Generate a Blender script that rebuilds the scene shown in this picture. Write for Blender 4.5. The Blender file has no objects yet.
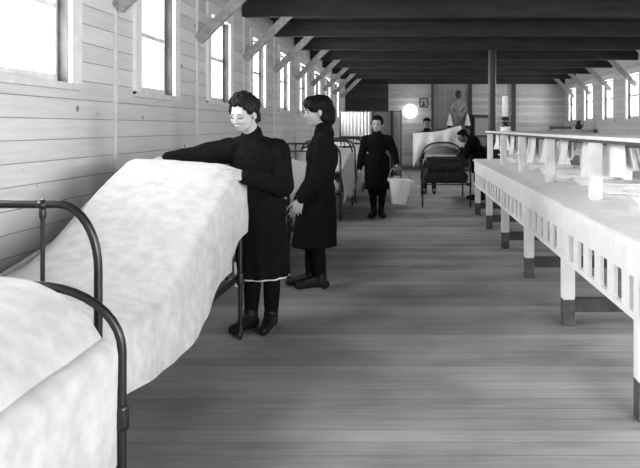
import bpy, bmesh, math, random
from mathutils import Vector, Matrix, noise
V = Vector
R = random.Random(7)
S = bpy.context.scene
COL = S.collection

# ------------------------------------------------------------------ camera, sky, exposure
F, VX, VY, EYE = 725.0, 416.0, 127.0, 1.25          # a level view camera with a shifted (fallen) front
cd = bpy.data.cameras.new('camera'); cam = bpy.data.objects.new('camera', cd); COL.objects.link(cam)
cam.location = (0, 0, EYE); cam.rotation_euler = (math.pi / 2, 0, 0)
cd.sensor_fit = 'HORIZONTAL'; cd.sensor_width = 36; cd.lens = F / 640 * 36
cd.shift_x = (320 - VX) / 640; cd.shift_y = -(234 - VY) / 640; cd.clip_end = 200
S.camera = cam
S.view_settings.view_transform = 'Standard'; S.view_settings.look = 'None'
S.view_settings.exposure = 1.72; S.view_settings.gamma = 1; S.view_settings.use_curve_mapping = False
w = bpy.data.worlds.new('sky'); S.world = w; w.use_nodes = True
w.node_tree.nodes['Background'].inputs[0].default_value = (1, 1, 1, 1)
w.node_tree.nodes['Background'].inputs[1].default_value = 1.0
S.cycles.max_bounces = 8; S.cycles.diffuse_bounces = 5; S.cycles.transparent_max_bounces = 12
S.cycles.sample_clamp_indirect = 6

def daylight(name, loc, rot, sx, sy, power):
    """soft daylight entering through one window opening, just outside its pane"""
    l = bpy.data.lights.new(name, 'AREA'); l.shape = 'RECTANGLE'; l.size = sx; l.size_y = sy
    l.energy = power
    o = bpy.data.objects.new(name, l); COL.objects.link(o); o.location = loc; o.rotation_euler = rot
    return o

def P(px, py, z):
    """the point at depth z seen at a pixel of the photograph (used to take measurements)"""
    return V(((px - VX) * z / F, z, EYE - (py - VY) * z / F))

# room measures
XL, XR, YF, YB, ZC = -2.05, 4.30, -1.5, 21.0, 2.76
PITCH = 1.83
BEAMS = [4.92 + PITCH * k for k in range(-3, 9)]
LWIN = [(3.53 + PITCH * k, 4.27 + PITCH * k) for k in range(-2, 9)]
RWIN = [(b - .15, b + .68) for b in BEAMS]
LZ0, LZ1, RZ0, RZ1 = 1.51, 2.37, 1.42, 2.30
FWIN = [(1.4, 2.7), (3.0, 4.2)]  # unseen windows behind the camera, put in to light the near end
FZ0, FZ1 = .7, 2.4

LEFT_P, RIGHT_P, FRONT_P = 28.0, 1.0, 100.0
for a, b in LWIN:
    daylight('daylight', (XL - .30, (a + b) / 2, (LZ0 + LZ1) / 2), (0, -math.pi / 2, 0), .86, .74, LEFT_P * (1 if a < 5 else .4 if a < 9 else .7))
for a, b in RWIN:
    daylight('daylight', (XR + .30, (a + b) / 2, (RZ0 + RZ1) / 2), (0, math.pi / 2, 0), .86, .8, RIGHT_P * (34 if a < 4 else 1 if a < 13 else 18))
for a, b in FWIN:
    daylight('daylight', ((a + b) / 2, YF - .3, (FZ0 + FZ1) / 2), (math.pi / 2, 0, 0), 1.4, 1.7, FRONT_P)

# ------------------------------------------------------------------ materials
def mat(name, c, rough=.6, var=0., scale=8., bump=0., stretch=(1, 1, 1), spec=.3, metal=0., emit=0.):
    m = bpy.data.materials.new(name); m.use_nodes = True
    nt = m.node_tree; N = nt.nodes; L = nt.links; b = N['Principled BSDF']
    b.inputs['Base Color'].default_value = (c, c, c, 1); b.inputs['Roughness'].default_value = rough
    b.inputs['Specular IOR Level'].default_value = spec; b.inputs['Metallic'].default_value = metal
    if emit:
        b.inputs['Emission Color'].default_value = (1, 1, 1, 1); b.inputs['Emission Strength'].default_value = emit
    if var or bump:
        tc = N.new('ShaderNodeTexCoord'); mp = N.new('ShaderNodeMapping'); mp.inputs['Scale'].default_value = stretch
        nz = N.new('ShaderNodeTexNoise'); nz.inputs['Scale'].default_value = scale; nz.inputs['Detail'].default_value = 5
        L.new(tc.outputs['Object'], mp.inputs['Vector']); L.new(mp.outputs['Vector'], nz.inputs['Vector'])
        if var:
            mr = N.new('ShaderNodeMapRange'); mr.inputs[1].default_value = .3; mr.inputs[2].default_value = .7
            mr.inputs[3].default_value = max(0, c * (1 - var)); mr.inputs[4].default_value = min(1, c * (1 + var))
            L.new(nz.outputs['Fac'], mr.inputs[0]); L.new(mr.outputs[0], b.inputs['Base Color'])
        if bump:
            bp = N.new('ShaderNodeBump'); bp.inputs['Strength'].default_value = bump; bp.inputs['Distance'].default_value = .01
            L.new(nz.outputs['Fac'], bp.inputs['Height']); L.new(bp.outputs[0], b.inputs['Normal'])
    return m

def boards(name, c, axis, width, along, groove=.25, var=.22, knots=.0, rough=.7, wear=0., gw=.035, spec=.3):
    """planks: 'axis' is the direction across the boards, 'along' the grain direction (0 x, 1 y, 2 z)"""
    m = bpy.data.materials.new(name); m.use_nodes = True
    nt = m.node_tree; N = nt.nodes; L = nt.links; b = N['Principled BSDF']
    b.inputs['Roughness'].default_value = rough; b.inputs['Specular IOR Level'].default_value = spec
    def math_(op, a, c2=None, c3=None):
        n = N.new('ShaderNodeMath'); n.operation = op
        for i, v in enumerate((a, c2, c3)):
            if v is None: continue
            if isinstance(v, (int, float)): n.inputs[i].default_value = v
            else: L.new(v, n.inputs[i])
        return n.outputs[0]
    tc = N.new('ShaderNodeTexCoord'); sp = N.new('ShaderNodeSeparateXYZ'); L.new(tc.outputs['Object'], sp.inputs[0])
    v = math_('DIVIDE', sp.outputs[axis], width)
    fr = math_('FRACT', v); idn = math_('FLOOR', v)
    edge = math_('MINIMUM', fr, math_('SUBTRACT', 1.0, fr))
    line = N.new('ShaderNodeMapRange'); line.interpolation_type = 'SMOOTHSTEP'
    L.new(edge, line.inputs[0]); line.inputs[1].default_value = 0; line.inputs[2].default_value = gw
    wn = N.new('ShaderNodeTexWhiteNoise'); wn.noise_dimensions = '1D'; L.new(idn, wn.inputs['W'])
    mp = N.new('ShaderNodeMapping'); sc = [1, 1, 1]; sc[along] = .06; mp.inputs['Scale'].default_value = sc
    L.new(tc.outputs['Object'], mp.inputs['Vector'])
    off = N.new('ShaderNodeVectorMath'); off.operation = 'ADD'
    cb = N.new('ShaderNodeCombineXYZ'); 
    for i in range(3): L.new(math_('MULTIPLY', wn.outputs['Value'], 7.3), cb.inputs[i])
    L.new(mp.outputs['Vector'], off.inputs[0]); L.new(cb.outputs[0], off.inputs[1])
    g = N.new('ShaderNodeTexNoise'); g.inputs['Scale'].default_value = 45; g.inputs['Detail'].default_value = 6
    L.new(off.outputs[0], g.inputs['Vector'])
    big = N.new('ShaderNodeTexNoise'); big.inputs['Scale'].default_value = 1.6; big.inputs['Detail'].default_value = 4
    L.new(tc.outputs['Object'], big.inputs['Vector'])
    t = math_('ADD', math_('MULTIPLY', math_('SUBTRACT', wn.outputs['Value'], .5), var * 1.2),
              math_('MULTIPLY', math_('SUBTRACT', g.outputs['Fac'], .5), var * 2.0))
    t = math_('ADD', t, math_('MULTIPLY', math_('SUBTRACT', big.outputs['Fac'], .5), var * 1.2 + wear))
    t = math_('MAXIMUM', math_('ADD', t, 1.0), .1)
    t = math_('MULTIPLY', t, math_('ADD', math_('MULTIPLY', line.outputs[0], 1 - groove), groove))
    if knots:
        vo = N.new('ShaderNodeTexVoronoi'); vo.inputs['Scale'].default_value = 4.2
        L.new(tc.outputs['Object'], vo.inputs['Vector'])
        kn = N.new('ShaderNodeMapRange'); L.new(vo.outputs['Distance'], kn.inputs[0])
        kn.inputs[1].default_value = .05; kn.inputs[2].default_value = .11; kn.inputs[3].default_value = 1 - knots; kn.inputs[4].default_value = 1
        t = math_('MULTIPLY', t, kn.outputs[0])
    t = math_('MULTIPLY', t, c)
    L.new(t, b.inputs['Base Color'])
    bp = N.new('ShaderNodeBump'); bp.inputs['Strength'].default_value = .5; bp.inputs['Distance'].default_value = .006
    L.new(math_('ADD', line.outputs[0], math_('MULTIPLY', g.outputs['Fac'], .3)), bp.inputs['Height'])
    L.new(bp.outputs[0], b.inputs['Normal'])
    return m

def glass(name):
    m = bpy.data.materials.new(name); m.use_nodes = True
    nt = m.node_tree; N = nt.nodes; L = nt.links; N.clear()
    o = N.new('ShaderNodeOutputMaterial'); mx = N.new('ShaderNodeMixShader'); tr = N.new('ShaderNodeBsdfTransparent')
    gl = N.new('ShaderNodeBsdfGlossy'); gl.inputs['Roughness'].default_value = .05; mx.inputs[0].default_value = .06
    tr.inputs[0].default_value = (.95, .95, .95, 1)
    L.new(tr.outputs[0], mx.inputs[1]); L.new(gl.outputs[0], mx.inputs[2]); L.new(mx.outputs[0], o.inputs[0])
    return m

M = dict(
    wall=boards('pale_wall_boards', .58, 2, .118, 1, groove=.35, knots=.75, var=.16),
    wall_end=boards('end_wall_boards', .44, 2, .105, 0, groove=.5, var=.3),
    wall_front=boards('front_wall_boards', .45, 2, .118, 0, groove=.4, var=.2),
    floor=boards('floor_boards', .34, 1, .115, 0, groove=.5, var=.30, wear=.9, rough=.55, gw=.03),
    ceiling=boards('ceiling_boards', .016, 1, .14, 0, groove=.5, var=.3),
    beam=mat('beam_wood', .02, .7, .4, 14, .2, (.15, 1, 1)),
    brace=mat('brace_wood', .30, .7, .3, 18, .2),
    plank=boards('upright_planks', .24, 0, .13, 2, groove=.4, var=.3),
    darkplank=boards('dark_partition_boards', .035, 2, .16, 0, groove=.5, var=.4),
    batten=mat('pale_batten', .62, .6, .1, 20),
    trim=mat('pale_trim', .72, .5, .08, 12),
    sash=mat('sash_paint', .6, .5, .1, 12),
    reveal=mat('dark_reveal', .06, .7, .2, 10),
    darkwood=mat('dark_wood', .045, .5, .35, 16, .1, (1, 1, .2)),
    midwood=mat('mid_wood', .15, .55, .3, 14, .1, (1, 1, .2)),
    greywood=mat('grey_panel_wood', .30, .55, .15, 14, .1),
    glass=glass('window_glass'),
    white=mat('white_paint', .90, .45, .06, 9, .05),
    sock=mat('dark_leg_paint', .085, .6, .3, 20),
    cloth=mat('white_cotton', .60, .9, .12, 16, .25, spec=.1),
    towel=mat('towel_cotton', .84, .95, .05, 40, .3, spec=.05),
    greyblanket=mat('grey_blanket', .20, .95, .2, 30, .3, spec=.05),
    darkblanket=mat('dark_blanket', .05, .95, .3, 30, .3, spec=.05),
    iron=mat('black_iron', .012, .35, .3, 30, .05, spec=.5),
    stove=mat('stove_iron', .012, .45, .3, 12, .1, spec=.5),
    enamel=mat('white_enamel', .92, .2, .03, 6, spec=.5),
    black=mat('black_serge', .006, .9, .3, 40, .3, spec=.08),
    black2=mat('black_wool', .006, .95, .3, 50, .3, spec=.08),
    navy=mat('dark_jersey', .007, .95, .3, 60, .3, spec=.06),
    stocking=mat('dark_stocking', .006, .85, .3, 60, .1, spec=.08),
    boot=mat('boot_leather', .008, .5, .3, 20, .1, spec=.25),
    skin=mat('skin', .40, .5, .05, 14, .03),
    skin2=mat('sallow_skin', .34, .55, .08, 14, .03),
    skin3=mat('tan_skin', .16, .55, .08, 14, .03),
    lip=mat('lips', .17, .5), lid=mat('lash', .02, .6), brow=mat('brow_hair', .07, .8), eyew=mat('eye_white', .5, .3), iris=mat('iris', .02, .2),
    hair=mat('dark_hair', .007, .55, .6, 60, .6, (1, 1, .3), spec=.08),
    hairbrown=mat('brown_hair', .011, .6, .6, 60, .6, (1, 1, .3), spec=.15),
    statue=mat('statue_plaster', .22, .7, .35, 9, .1), statuehead=mat('statue_dark_veil', .045, .7, .3, 12),
    paper=mat('print_paper', .35, .7, .4, 12), ink=mat('print_ink', .05, .7),
    screenbrown=mat('brown_screen_cloth', .2, .9, .25, 30, .2),
    screenwhite=mat('white_screen_curtain', .75, .95, .06, 20, .1),
    brass=mat('lamp_metal', .08, .3, .3, 20, metal=.8), chimney=mat('opal_chimney', .85, .3, emit=0.),
    globe=mat('glowing_globe', .9, .4, emit=1.0),
    dark_void=mat('under_shadow', .03, .9),
)

# ------------------------------------------------------------------ mesh helpers
def frame_of(d):
    d = V(d).normalized(); a = V((0, 0, 1)) if abs(d.z) < .9 else V((1, 0, 0))
    x = d.cross(a).normalized(); return x, x.cross(d).normalized()

def box(bm, lo, hi, bev=0.):
    r = bmesh.ops.create_cube(bm, size=1)
    for v in r['verts']:
        v.co = V([lo[i] + (v.co[i] + .5) * (hi[i] - lo[i]) for i in range(3)])
    if bev:
        es = list({e for v in r['verts'] for e in v.link_edges})
        bmesh.ops.bevel(bm, geom=es, offset=bev, segments=2, affect='EDGES')
def obox(bm, c, ax, ay, az, hx, hy, hz):
    c = V(c); r = bmesh.ops.create_cube(bm, size=2)
    for v in r['verts']: v.co = c + V(ax) * v.co.x * hx + V(ay) * v.co.y * hy + V(az) * v.co.z * hz

def rings(bm, rs, closed=False, cap=True):
    vs = [[bm.verts.new(p) for p in r] for r in rs]; n = len(vs[0])
    m = len(vs)
    for i in range(m if closed else m - 1):
        A, B = vs[i], vs[(i + 1) % m]
        for j in range(n):
            bm.faces.new((A[j], A[(j + 1) % n], B[(j + 1) % n], B[j]))
    if cap and not closed:
        bm.faces.new(vs[0][::-1]); bm.faces.new(vs[-1])

def tube(bm, path, r, n=10, closed=False):
    path = [V(p) for p in path]; rr = r if isinstance(r, (list, tuple)) else [r] * len(path)
    out = []; px = None
    for i, p in enumerate(path):
        a = path[i - 1] if (i > 0 or closed) else p
        b = path[(i + 1) % len(path)] if (i < len(path) - 1 or closed) else p
        d = (b - a).normalized()
        if px is None: x, y = frame_of(d)
        else:
            x = (px - d * px.dot(d)).normalized(); y = x.cross(d).normalized()
        px = x
        out.append([p + (x * math.cos(t) + y * math.sin(t)) * rr[i] for t in [2 * math.pi * k / n for k in range(n)]])
    rings(bm, out, closed)

def lathe(bm, prof, c=(0, 0, 0), n=24, cap=True):
    c = V(c)
    rings(bm, [[c + V((r * math.cos(t), r * math.sin(t), z)) for t in [2 * math.pi * k / n for k in range(n)]] for r, z in prof], cap=cap)

def ell(bm, c, r, rot=None, sub=3):
    q = bmesh.ops.create_icosphere(bm, subdivisions=sub, radius=1)
    c = V(c); r = V((r, r, r)) if isinstance(r, (int, float)) else V(r)
    for v in q['verts']:
        p = V((v.co.x * r.x, v.co.y * r.y, v.co.z * r.z))
        v.co = c + (rot @ p if rot else p)

def cap_(bm, p, q, r1, r2=None, n=12):
    p, q = V(p), V(q); r2 = r1 if r2 is None else r2
    ell(bm, p, r1, sub=2); ell(bm, q, r2, sub=2)
    if (q - p).length < 1e-5: return
    x, y = frame_of(q - p)
    rings(bm, [[c + (x * math.cos(t) + y * math.sin(t)) * r for t in [2 * math.pi * k / n for k in range(n)]] for c, r in ((p, r1), (q, r2))])
def chain(bm, pts, rs):
    for i in range(len(pts) - 1): cap_(bm, pts[i], pts[i + 1], rs[i], rs[i + 1])

def obj(name, bm, m, parent=None, off=None, smooth=True, kind=None, recalc=True):
    if recalc: bmesh.ops.recalc_face_normals(bm, faces=bm.faces)
    if off is not None: bmesh.ops.translate(bm, verts=bm.verts, vec=-V(off))
    me = bpy.data.meshes.new(name); bm.to_mesh(me); bm.free()
    if smooth:
        me.shade_smooth() if hasattr(me, 'shade_smooth') else None
        try: me.set_sharp_from_angle(angle=math.radians(40))
        except Exception: pass
    me.materials.append(m)
    o = bpy.data.objects.new(name, me); COL.objects.link(o); o.parent = parent
    if kind: o['kind'] = kind
    return o

def solid(name, bm, m, parent, off, voxel=.008, smooth=4, disp=None):
    """fuses overlapping closed shapes into one continuous skin"""
    me = bpy.data.meshes.new('t'); bm.to_mesh(me); bm.free()
    t = bpy.data.objects.new('t', me); COL.objects.link(t)
    rm = t.modifiers.new('r', 'REMESH'); rm.mode = 'VOXEL'; rm.voxel_size = voxel
    sm = t.modifiers.new('s', 'SMOOTH'); sm.factor = .5; sm.iterations = smooth
    dg = bpy.context.evaluated_depsgraph_get(); e = t.evaluated_get(dg)
    out = bpy.data.meshes.new_from_object(e)
    bpy.data.objects.remove(t); bpy.data.meshes.remove(me)
    if disp:
        ns = [v.normal.copy() for v in out.vertices]
        for v, n in zip(out.vertices, ns): v.co = v.co + n * disp(v.co)
    for v in out.vertices: v.co = v.co - V(off)
    out.materials.clear(); out.materials.append(m)
    for p in out.polygons: p.use_smooth = True; p.material_index = 0
    out.name = name
    o = bpy.data.objects.new(name, out); COL.objects.link(o); o.parent = parent
    return o

def tag(o, label, cat, group=None):
    o['label'] = label; o['category'] = cat
    if group: o['group'] = group
    return o
def thing(name, label, cat, loc=(0, 0, 0), rotz=0., group=None):
    o = bpy.data.objects.new(name, None); COL.objects.link(o); o.location = loc; o.rotation_euler = (0, 0, rotz)
    o.empty_display_size = .1
    return tag(o, label, cat, group)
def dup(root, loc, rotz=0., label=None):
    def cp(o, par):
        c = o.copy(); COL.objects.link(c); c.parent = par
        for ch in list(o.children): cp(ch, c)
        return c
    r = cp(root, None); r.location = loc; r.rotation_euler = (0, 0, rotz)
    if label: r['label'] = label
    return r
def B(): return bmesh.new()

# ------------------------------------------------------------------ the setting
bm = B(); box(bm, (XL - .2, YF - .2, -.12), (XR + .2, YB + .2, 0)); obj('floor', bm, M['floor'], kind='structure', smooth=False)
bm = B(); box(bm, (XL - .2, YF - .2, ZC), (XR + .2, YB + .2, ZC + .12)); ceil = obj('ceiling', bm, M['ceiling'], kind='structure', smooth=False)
def sidewall(name, x0, x1, wins, z0, z1, m):
    bm = B(); box(bm, (x0, YF, 0), (x1, YB, z0)); box(bm, (x0, YF, z1), (x1, YB, ZC))
    ys = [YF] + [v for w_ in wins for v in w_] + [YB]
    for i in range(0, len(ys), 2): box(bm, (x0, ys[i], z0), (x1, ys[i + 1], z1))
    return obj(name, bm, m, kind='structure', smooth=False)
sidewall('wall_left', XL - .14, XL, LWIN, LZ0, LZ1, M['wall'])
sidewall('wall_right', XR, XR + .14, RWIN, RZ0, RZ1, M['wall'])
bm = B(); box(bm, (XL - .14, YB, 0), (XR + .14, YB + .14, ZC)); obj('wall_back', bm, M['wall_end'], kind='structure', smooth=False)
bm = B(); box(bm, (XL - .14, YF - .14, 0), (XR + .14, YF, FZ0)); box(bm, (XL - .14, YF - .14, FZ1), (XR + .14, YF, ZC))
xs = [XL - .14] + [v for w_ in FWIN for v in w_] + [XR + .14]
for i in range(0, len(xs), 2): box(bm, (xs[i], YF - .14, FZ0), (xs[i + 1], YF, FZ1))
obj('wall_front', bm, M['wall_front'], kind='structure', smooth=False)

wn = 0
def window(side, a, b, z0, z1):
    """a sliding-sash window set in the wall: casing, sill, sash bars and pane"""
    global wn; wn += 1
    r = bpy.data.objects.new('window_%d' % wn, None); COL.objects.link(r); r['kind'] = 'structure'
    if side == 'front':
        mp = lambda u, d, z: (u, YF - d, z)
    elif side == 'left': mp = lambda u, d, z: (XL - d, u, z)
    else: mp = lambda u, d, z: (XR + d, u, z)
    def bx(bm, u0, u1, d0, d1, za, zb):
        p, q = V(mp(u0, d0, za)), V(mp(u1, d1, zb)); box(bm, [min(p[i], q[i]) for i in range(3)], [max(p[i], q[i]) for i in range(3)])
    bm = B(); t = .11
    bx(bm, a - t, a, -.025, 0, z0 - .02, z1 + t); bx(bm, b, b + t + .02, -.025, 0, z0 - .02, z1 + t); bx(bm, a, b, -.025, 0, z1, z1 + t)
    obj('casing', bm, M['trim'], r, smooth=False)
    bm = B(); bx(bm, a - t, b + t, -.03, .05, z0 - .04, z0); obj('sill', bm, M['sash'], r, smooth=False)
    bm = B(); s = .035; zm = (z0 + z1) / 2 + .02
    bx(bm, a, a + s, .06, .10, z0, z1); bx(bm, b - s, b, .06, .10, z0, z1)
    bx(bm, a + s, b - s, .06, .10, z0, z0 + .05); bx(bm, a + s, b - s, .06, .10, z1 - s, z1); bx(bm, a + s, b - s, .055, .095, zm - .018, zm + .018)
    obj('sash', bm, M['sash'], r, smooth=False)
    bm = B(); bx(bm, a + s, b - s, .078, .082, z0 + .05, zm - .018); bx(bm, a + s, b - s, .078, .082, zm + .018, z1 - s); obj('pane', bm, M['glass'], r, smooth=False)
    bm = B(); bx(bm, b - .004, b, 0, .06, z0, z1); obj('jamb', bm, M['reveal'], r, smooth=False)
for a, b in LWIN: window('left', a, b, LZ0, LZ1)
for a, b in RWIN: window('right', a, b, RZ0, RZ1)
for a, b in FWIN: window('front', a, b, FZ0, FZ1)

tn = 0
def trim(lo, hi, m, smooth=False):
    global tn; tn += 1
    bm = B(); box(bm, lo, hi, .004); return obj('trim_%d' % tn, bm, m, kind='structure', smooth=smooth)
for y in BEAMS[1:]:
    trim((XL, y - .014, 0), (XL + .022, y + .014, ZC - .2), M['batten'])
for y in BEAMS:
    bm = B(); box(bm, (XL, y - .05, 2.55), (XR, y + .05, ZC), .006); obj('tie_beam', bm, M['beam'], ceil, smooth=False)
    for s, xw in ((1, XL), (-1, XR)):
        bm = B(); d = V((s * .707, 0, .707)); c = V((xw + s * .30, y, 2.33)); n = V((-s * .707, 0, .707))
        obox(bm, c, d, (0, 1, 0), n, .385, .028, .045)
        obj('brace', bm, M['brace'], ceil, smooth=False)
trim((XL, YB - .09, 2.49), (XR, YB, ZC), M['beam'])
for x0, x1 in ((.44, .50), (1.52, 1.62)): trim((x0, YB - .06, 0), (x1, YB, 2.49), M['darkwood'])
trim((2.77, YB - .08, 0), (2.88, YB, 2.49), M['darkwood'])
trim((.50, YB - .03, 0), (1.52, YB, 2.49), M['plank'])
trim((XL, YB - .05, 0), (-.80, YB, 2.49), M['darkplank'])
bm = B(); box(bm, (XL, YF, 0), (XL + .02, YB, .14)); obj('baseboard_left', bm, M['midwood'], kind='structure', smooth=False)
bm = B(); box(bm, (XR - .02, YF, 0), (XR, YB, .14)); obj('baseboard_right', bm, M['midwood'], kind='structure', smooth=False)
bm = B(); box(bm, (-.8, YB - .02, 0), (XR, YB, .14)); obj('baseboard_back', bm, M['midwood'], kind='structure', smooth=False)

# ------------------------------------------------------------------ iron beds
def arch_path(w_, h, rx, ry, y):
    p = [(-w_ / 2, y, .06)]
    for k in range(11):
        a = math.pi * (1 - k / 20); p.append((-w_ / 2 + rx + rx * math.cos(a), y, h - ry + ry * math.sin(a)))
    for k in range(11):
        a = math.pi * (.5 - k / 20); p.append((w_ / 2 - rx + rx * math.cos(a), y, h - ry + ry * math.sin(a)))
    p.append((w_ / 2, y, .06)); return p
def arch_z(x, w_, h, rx, ry):
    e = abs(x) - (w_ / 2 - rx)
    return h if e <= 0 else h - ry + ry * math.sqrt(max(0, 1 - (e / rx) ** 2))
def bed_end(root, name, w_, h, rx, ry, y, rails, spind, r=.0135):
    bm = B(); tube(bm, arch_path(w_, h, rx, ry, y), r, 12)
    for z in rails: tube(bm, [(-w_ / 2, y, z), (w_ / 2, y, z)], .009, 8)
    f = obj(name, bm, M['iron'], root)
    for x in spind:
        bm = B(); zt = arch_z(x, w_, h, rx, ry) - .005
        tube(bm, [(x, y, rails[0]), (x, y, zt)], .0075, 8)
        ell(bm, (x, y, zt - .025), (.012, .012, .028), sub=2); ell(bm, (x, y, zt + .004), (.02, .02, .018), sub=2)
        obj('spindle', bm, M['iron'], f)
    for s in (-1, 1):
        bm = B(); ell(bm, (s * w_ / 2, y, .03), (.014, .026, .03), sub=2); cap_(bm, (s * w_ / 2, y, .045), (s * w_ / 2, y, .075), .017); obj('castor', bm, M['iron'], f)
        bm = B(); cap_(bm, (s * w_ / 2, y, .335), (s * w_ / 2, y, .385), .021, .021); obj('corner_joint', bm, M['iron'], f)
def bed(x, y0, L, label, near, far, w_=.80, rails=(.36,), rails2=(.36,), mz=.54, mm='cloth', sp2=None):
    """x centre, y0 near end, near/far = (height, rx, ry)"""
    root = thing('iron_bed', label, 'bed', (x, y0, 0), 0, 'iron beds of the dormitory')
    sp = [-.27, -.09, .09, .27]
    sp = [-.24 * w_, 0, .275 * w_]
    bed_end(root, 'near_end_frame', w_, *near, 0, rails, sp)
    bed_end(root, 'far_end_frame', w_, *far, L, rails2, sp if sp2 is None else sp2)
    for s in (-1, 1):
        bm = B(); box(bm, (s * (w_ / 2 - .035) - .012, 0, .34), (s * (w_ / 2 - .035) + .012, L, .38)); obj('side_rail', bm, M['iron'], root, smooth=False)
    bm = B(); box(bm, (-w_ / 2 + .03, .03, .375), (w_ / 2 - .03, L - .03, mz), .04); obj('mattress', bm, M[mm], root)
    return root

def coverlet(label, x, y0, L, w_, top, hemR, hemL, nv=46, amp=.010, bulge=.03, seed=0, wav=.02, group='white coverlets on the beds', over=.03, far_over=0., taper=None):
    """white coverlet over bed and mattress; top(u in -1..1, v in 0..1) gives its height, hem*(v) where the hanging edge ends"""
    bm = B(); rows = []
    hw = w_ / 2 + over
    for j in range(nv + 1):
        v = j / nv; y = y0 + v * L; row = []
        ext = taper(v) if taper else 0.
        hl, hr = hemL(v), hemR(v); zl, zr = top(-1, v), top(1, v); rc = .05
        pts = []
        for k in range(7):                                        # left hang, bottom to top
            t = k / 7; pts.append((-hw - .015 * (1 - t), hl + (zl - rc - hl) * t, 0))
        for k in range(4):
            a = math.pi * (1 - k / 8); pts.append((-hw + rc + rc * math.cos(a), zl - rc + rc * math.sin(a), 1))
        for k in range(1, 18):
            u = -1 + 2 * k / 18; pts.append(((hw - rc) * u, top(u, v), 1))
        for k in range(5):
            a = math.pi * (.5 - k / 8); pts.append((hw - rc + rc * math.cos(a), zr - rc + rc * math.sin(a), 1))
        for k in range(1, 12):
            t = k / 11; pts.append((hw + bulge * math.sin(t * math.pi * .75) + ext * t, zr - rc + (hr - zr + rc) * t, 2))
        for (px, pz, zone) in pts:
            q = V((px, y * 1.0, pz)); n1 = noise.noise(V((px * 4 + seed, y * 4, pz * 4))); n2 = noise.noise(V((px * 13 + seed, y * 9, pz * 9)))
            d = amp * (n1 * 1.2 + n2 * .6)
            if zone == 2:
                hang = max(0, (zr - pz) / max(.05, zr - hr)); d += wav * hang * math.sin(y * 17 + seed + 2 * noise.noise(V((y * 2, seed, 0))))
                q.x += d
            elif zone == 0: q.x -= abs(d) * .3
            else: q.z += d
            row.append(bm.verts.new((q.x + x, q.y, q.z)))
        rows.append(row)
    for j in range(nv):
        for i in range(len(rows[0]) - 1):
            bm.faces.new((rows[j][i], rows[j][i + 1], rows[j + 1][i + 1], rows[j + 1][i]))
    bmesh.ops.recalc_face_normals(bm, faces=bm.faces)
    bmesh.ops.solidify(bm, geom=bm.faces[:], thickness=.008)
    o = obj('coverlet', bm, M['cloth'], off=(x, y0, 0)); o.location = (x, y0, 0)
    return tag(o, label, 'coverlet', group)

def sstep(a, b, t):
    t = max(0, min(1, (t - a) / (b - a))); return t * t * (3 - 2 * t)

HI = (1.02, .13, .21); HI2 = (1.03, .13, .21)
# nearest bed: only its foot end is in view
bed(-1.30, .25, 1.97, 'black iron bed nearest the camera, its low curved foot rail under a white coverlet', HI, (.765, .27, .20), sp2=[-.2, 0])
def top0(u, v):
    return arch_z(.375 * u, .80, .765, .27, .20) + .035 - .075 * abs(u) ** 1.5 - .05 * (1 - v)
coverlet('white coverlet hanging over the nearest bed in the bottom left corner', -1.30, .32, 1.885, .80, top0, lambda v: .12 + .1 * v, lambda v: .35, seed=3, over=-.006, bulge=0., wav=.004, amp=.006)
# the bed being made
bed(-1.43, 2.35, 1.90, 'black iron bed by the left wall being made by the girl leaning over it', (1.0, .13, .21), (1.0, .13, .21), sp2=[])
def top1(u, v):
    k = max(0, min(1, (-u - .60) / .27))
    zr = .60 + (.458 - .012 * (u + .4)) * sstep(.22, 1.0, v); zl = .60 + .27 * sstep(.45, 1.0, v)
    return zr * (1 - k) + zl * k - .05 * (1 - v) * max(0, u) ** 2 + .005 * math.sin(3 * u + 4 * v) - .05 * max(0, u) ** 4 * sstep(.3, 1, v)
cov1 = coverlet('large white coverlet lifted at the far end and held by the girl in black', -1.43, 2.38, 1.91, .80,
         top1, lambda v: .35 - .13 * math.sin(v * 3.1) * (1 - v) + .28 * sstep(.45, 1, v), lambda v: .45 + .3 * v, nv=60, seed=11, amp=.010, over=.022, bulge=.008, wav=.005)
bm = B(); tube(bm, [P(235, 262, 4.27), P(236, 275, 4.27), P(237, 287, 4.26)], [.006, .009, .013], 8); obj('tie_tape', bm, M['cloth'], cov1, off=cov1.location)
# beds beyond, in a row along the left wall
def std(x, y0, L, lab, lab2, seed, lowfar=False, hump=.30):
    bed(x, y0, L, lab, HI2, (.80, .16, .18) if lowfar else (1.03, .13, .21), rails=(.36, .93), rails2=(.36,) if lowfar else (.36, .93))
    coverlet(lab2, x, y0 + .03, L - .06, .80, lambda u, v: .66 + .13 * math.exp(-((v - .5) / .3) ** 2) * (1 - .3 * u * u) + hump * sstep(.35, .9, v) * (1 - .35 * u * u), lambda v: .26 + .05 * math.sin(v * 9 + seed), lambda v: .4, nv=30, seed=seed, over=.02)
std(-1.45, 5.97, 1.85, 'black iron bed behind the girl standing in profile', 'rumpled white coverlet on the bed behind the girl in profile', 21, True, .25)
std(-1.40, 9.60, 1.80, 'black iron bed just left of the boy with the pail, two rails in its end', 'white coverlet on the bed just left of the boy with the pail', 31)
std(-1.40, 11.9, 1.80, 'black iron bed second from the white folding screen', 'white coverlet on the second bed from the folding screen', 41)
std(-1.40, 14.4, 1.80, 'black iron bed farthest along the left wall, next to the folding screen', 'white coverlet on the farthest bed of the left row', 51)

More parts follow.
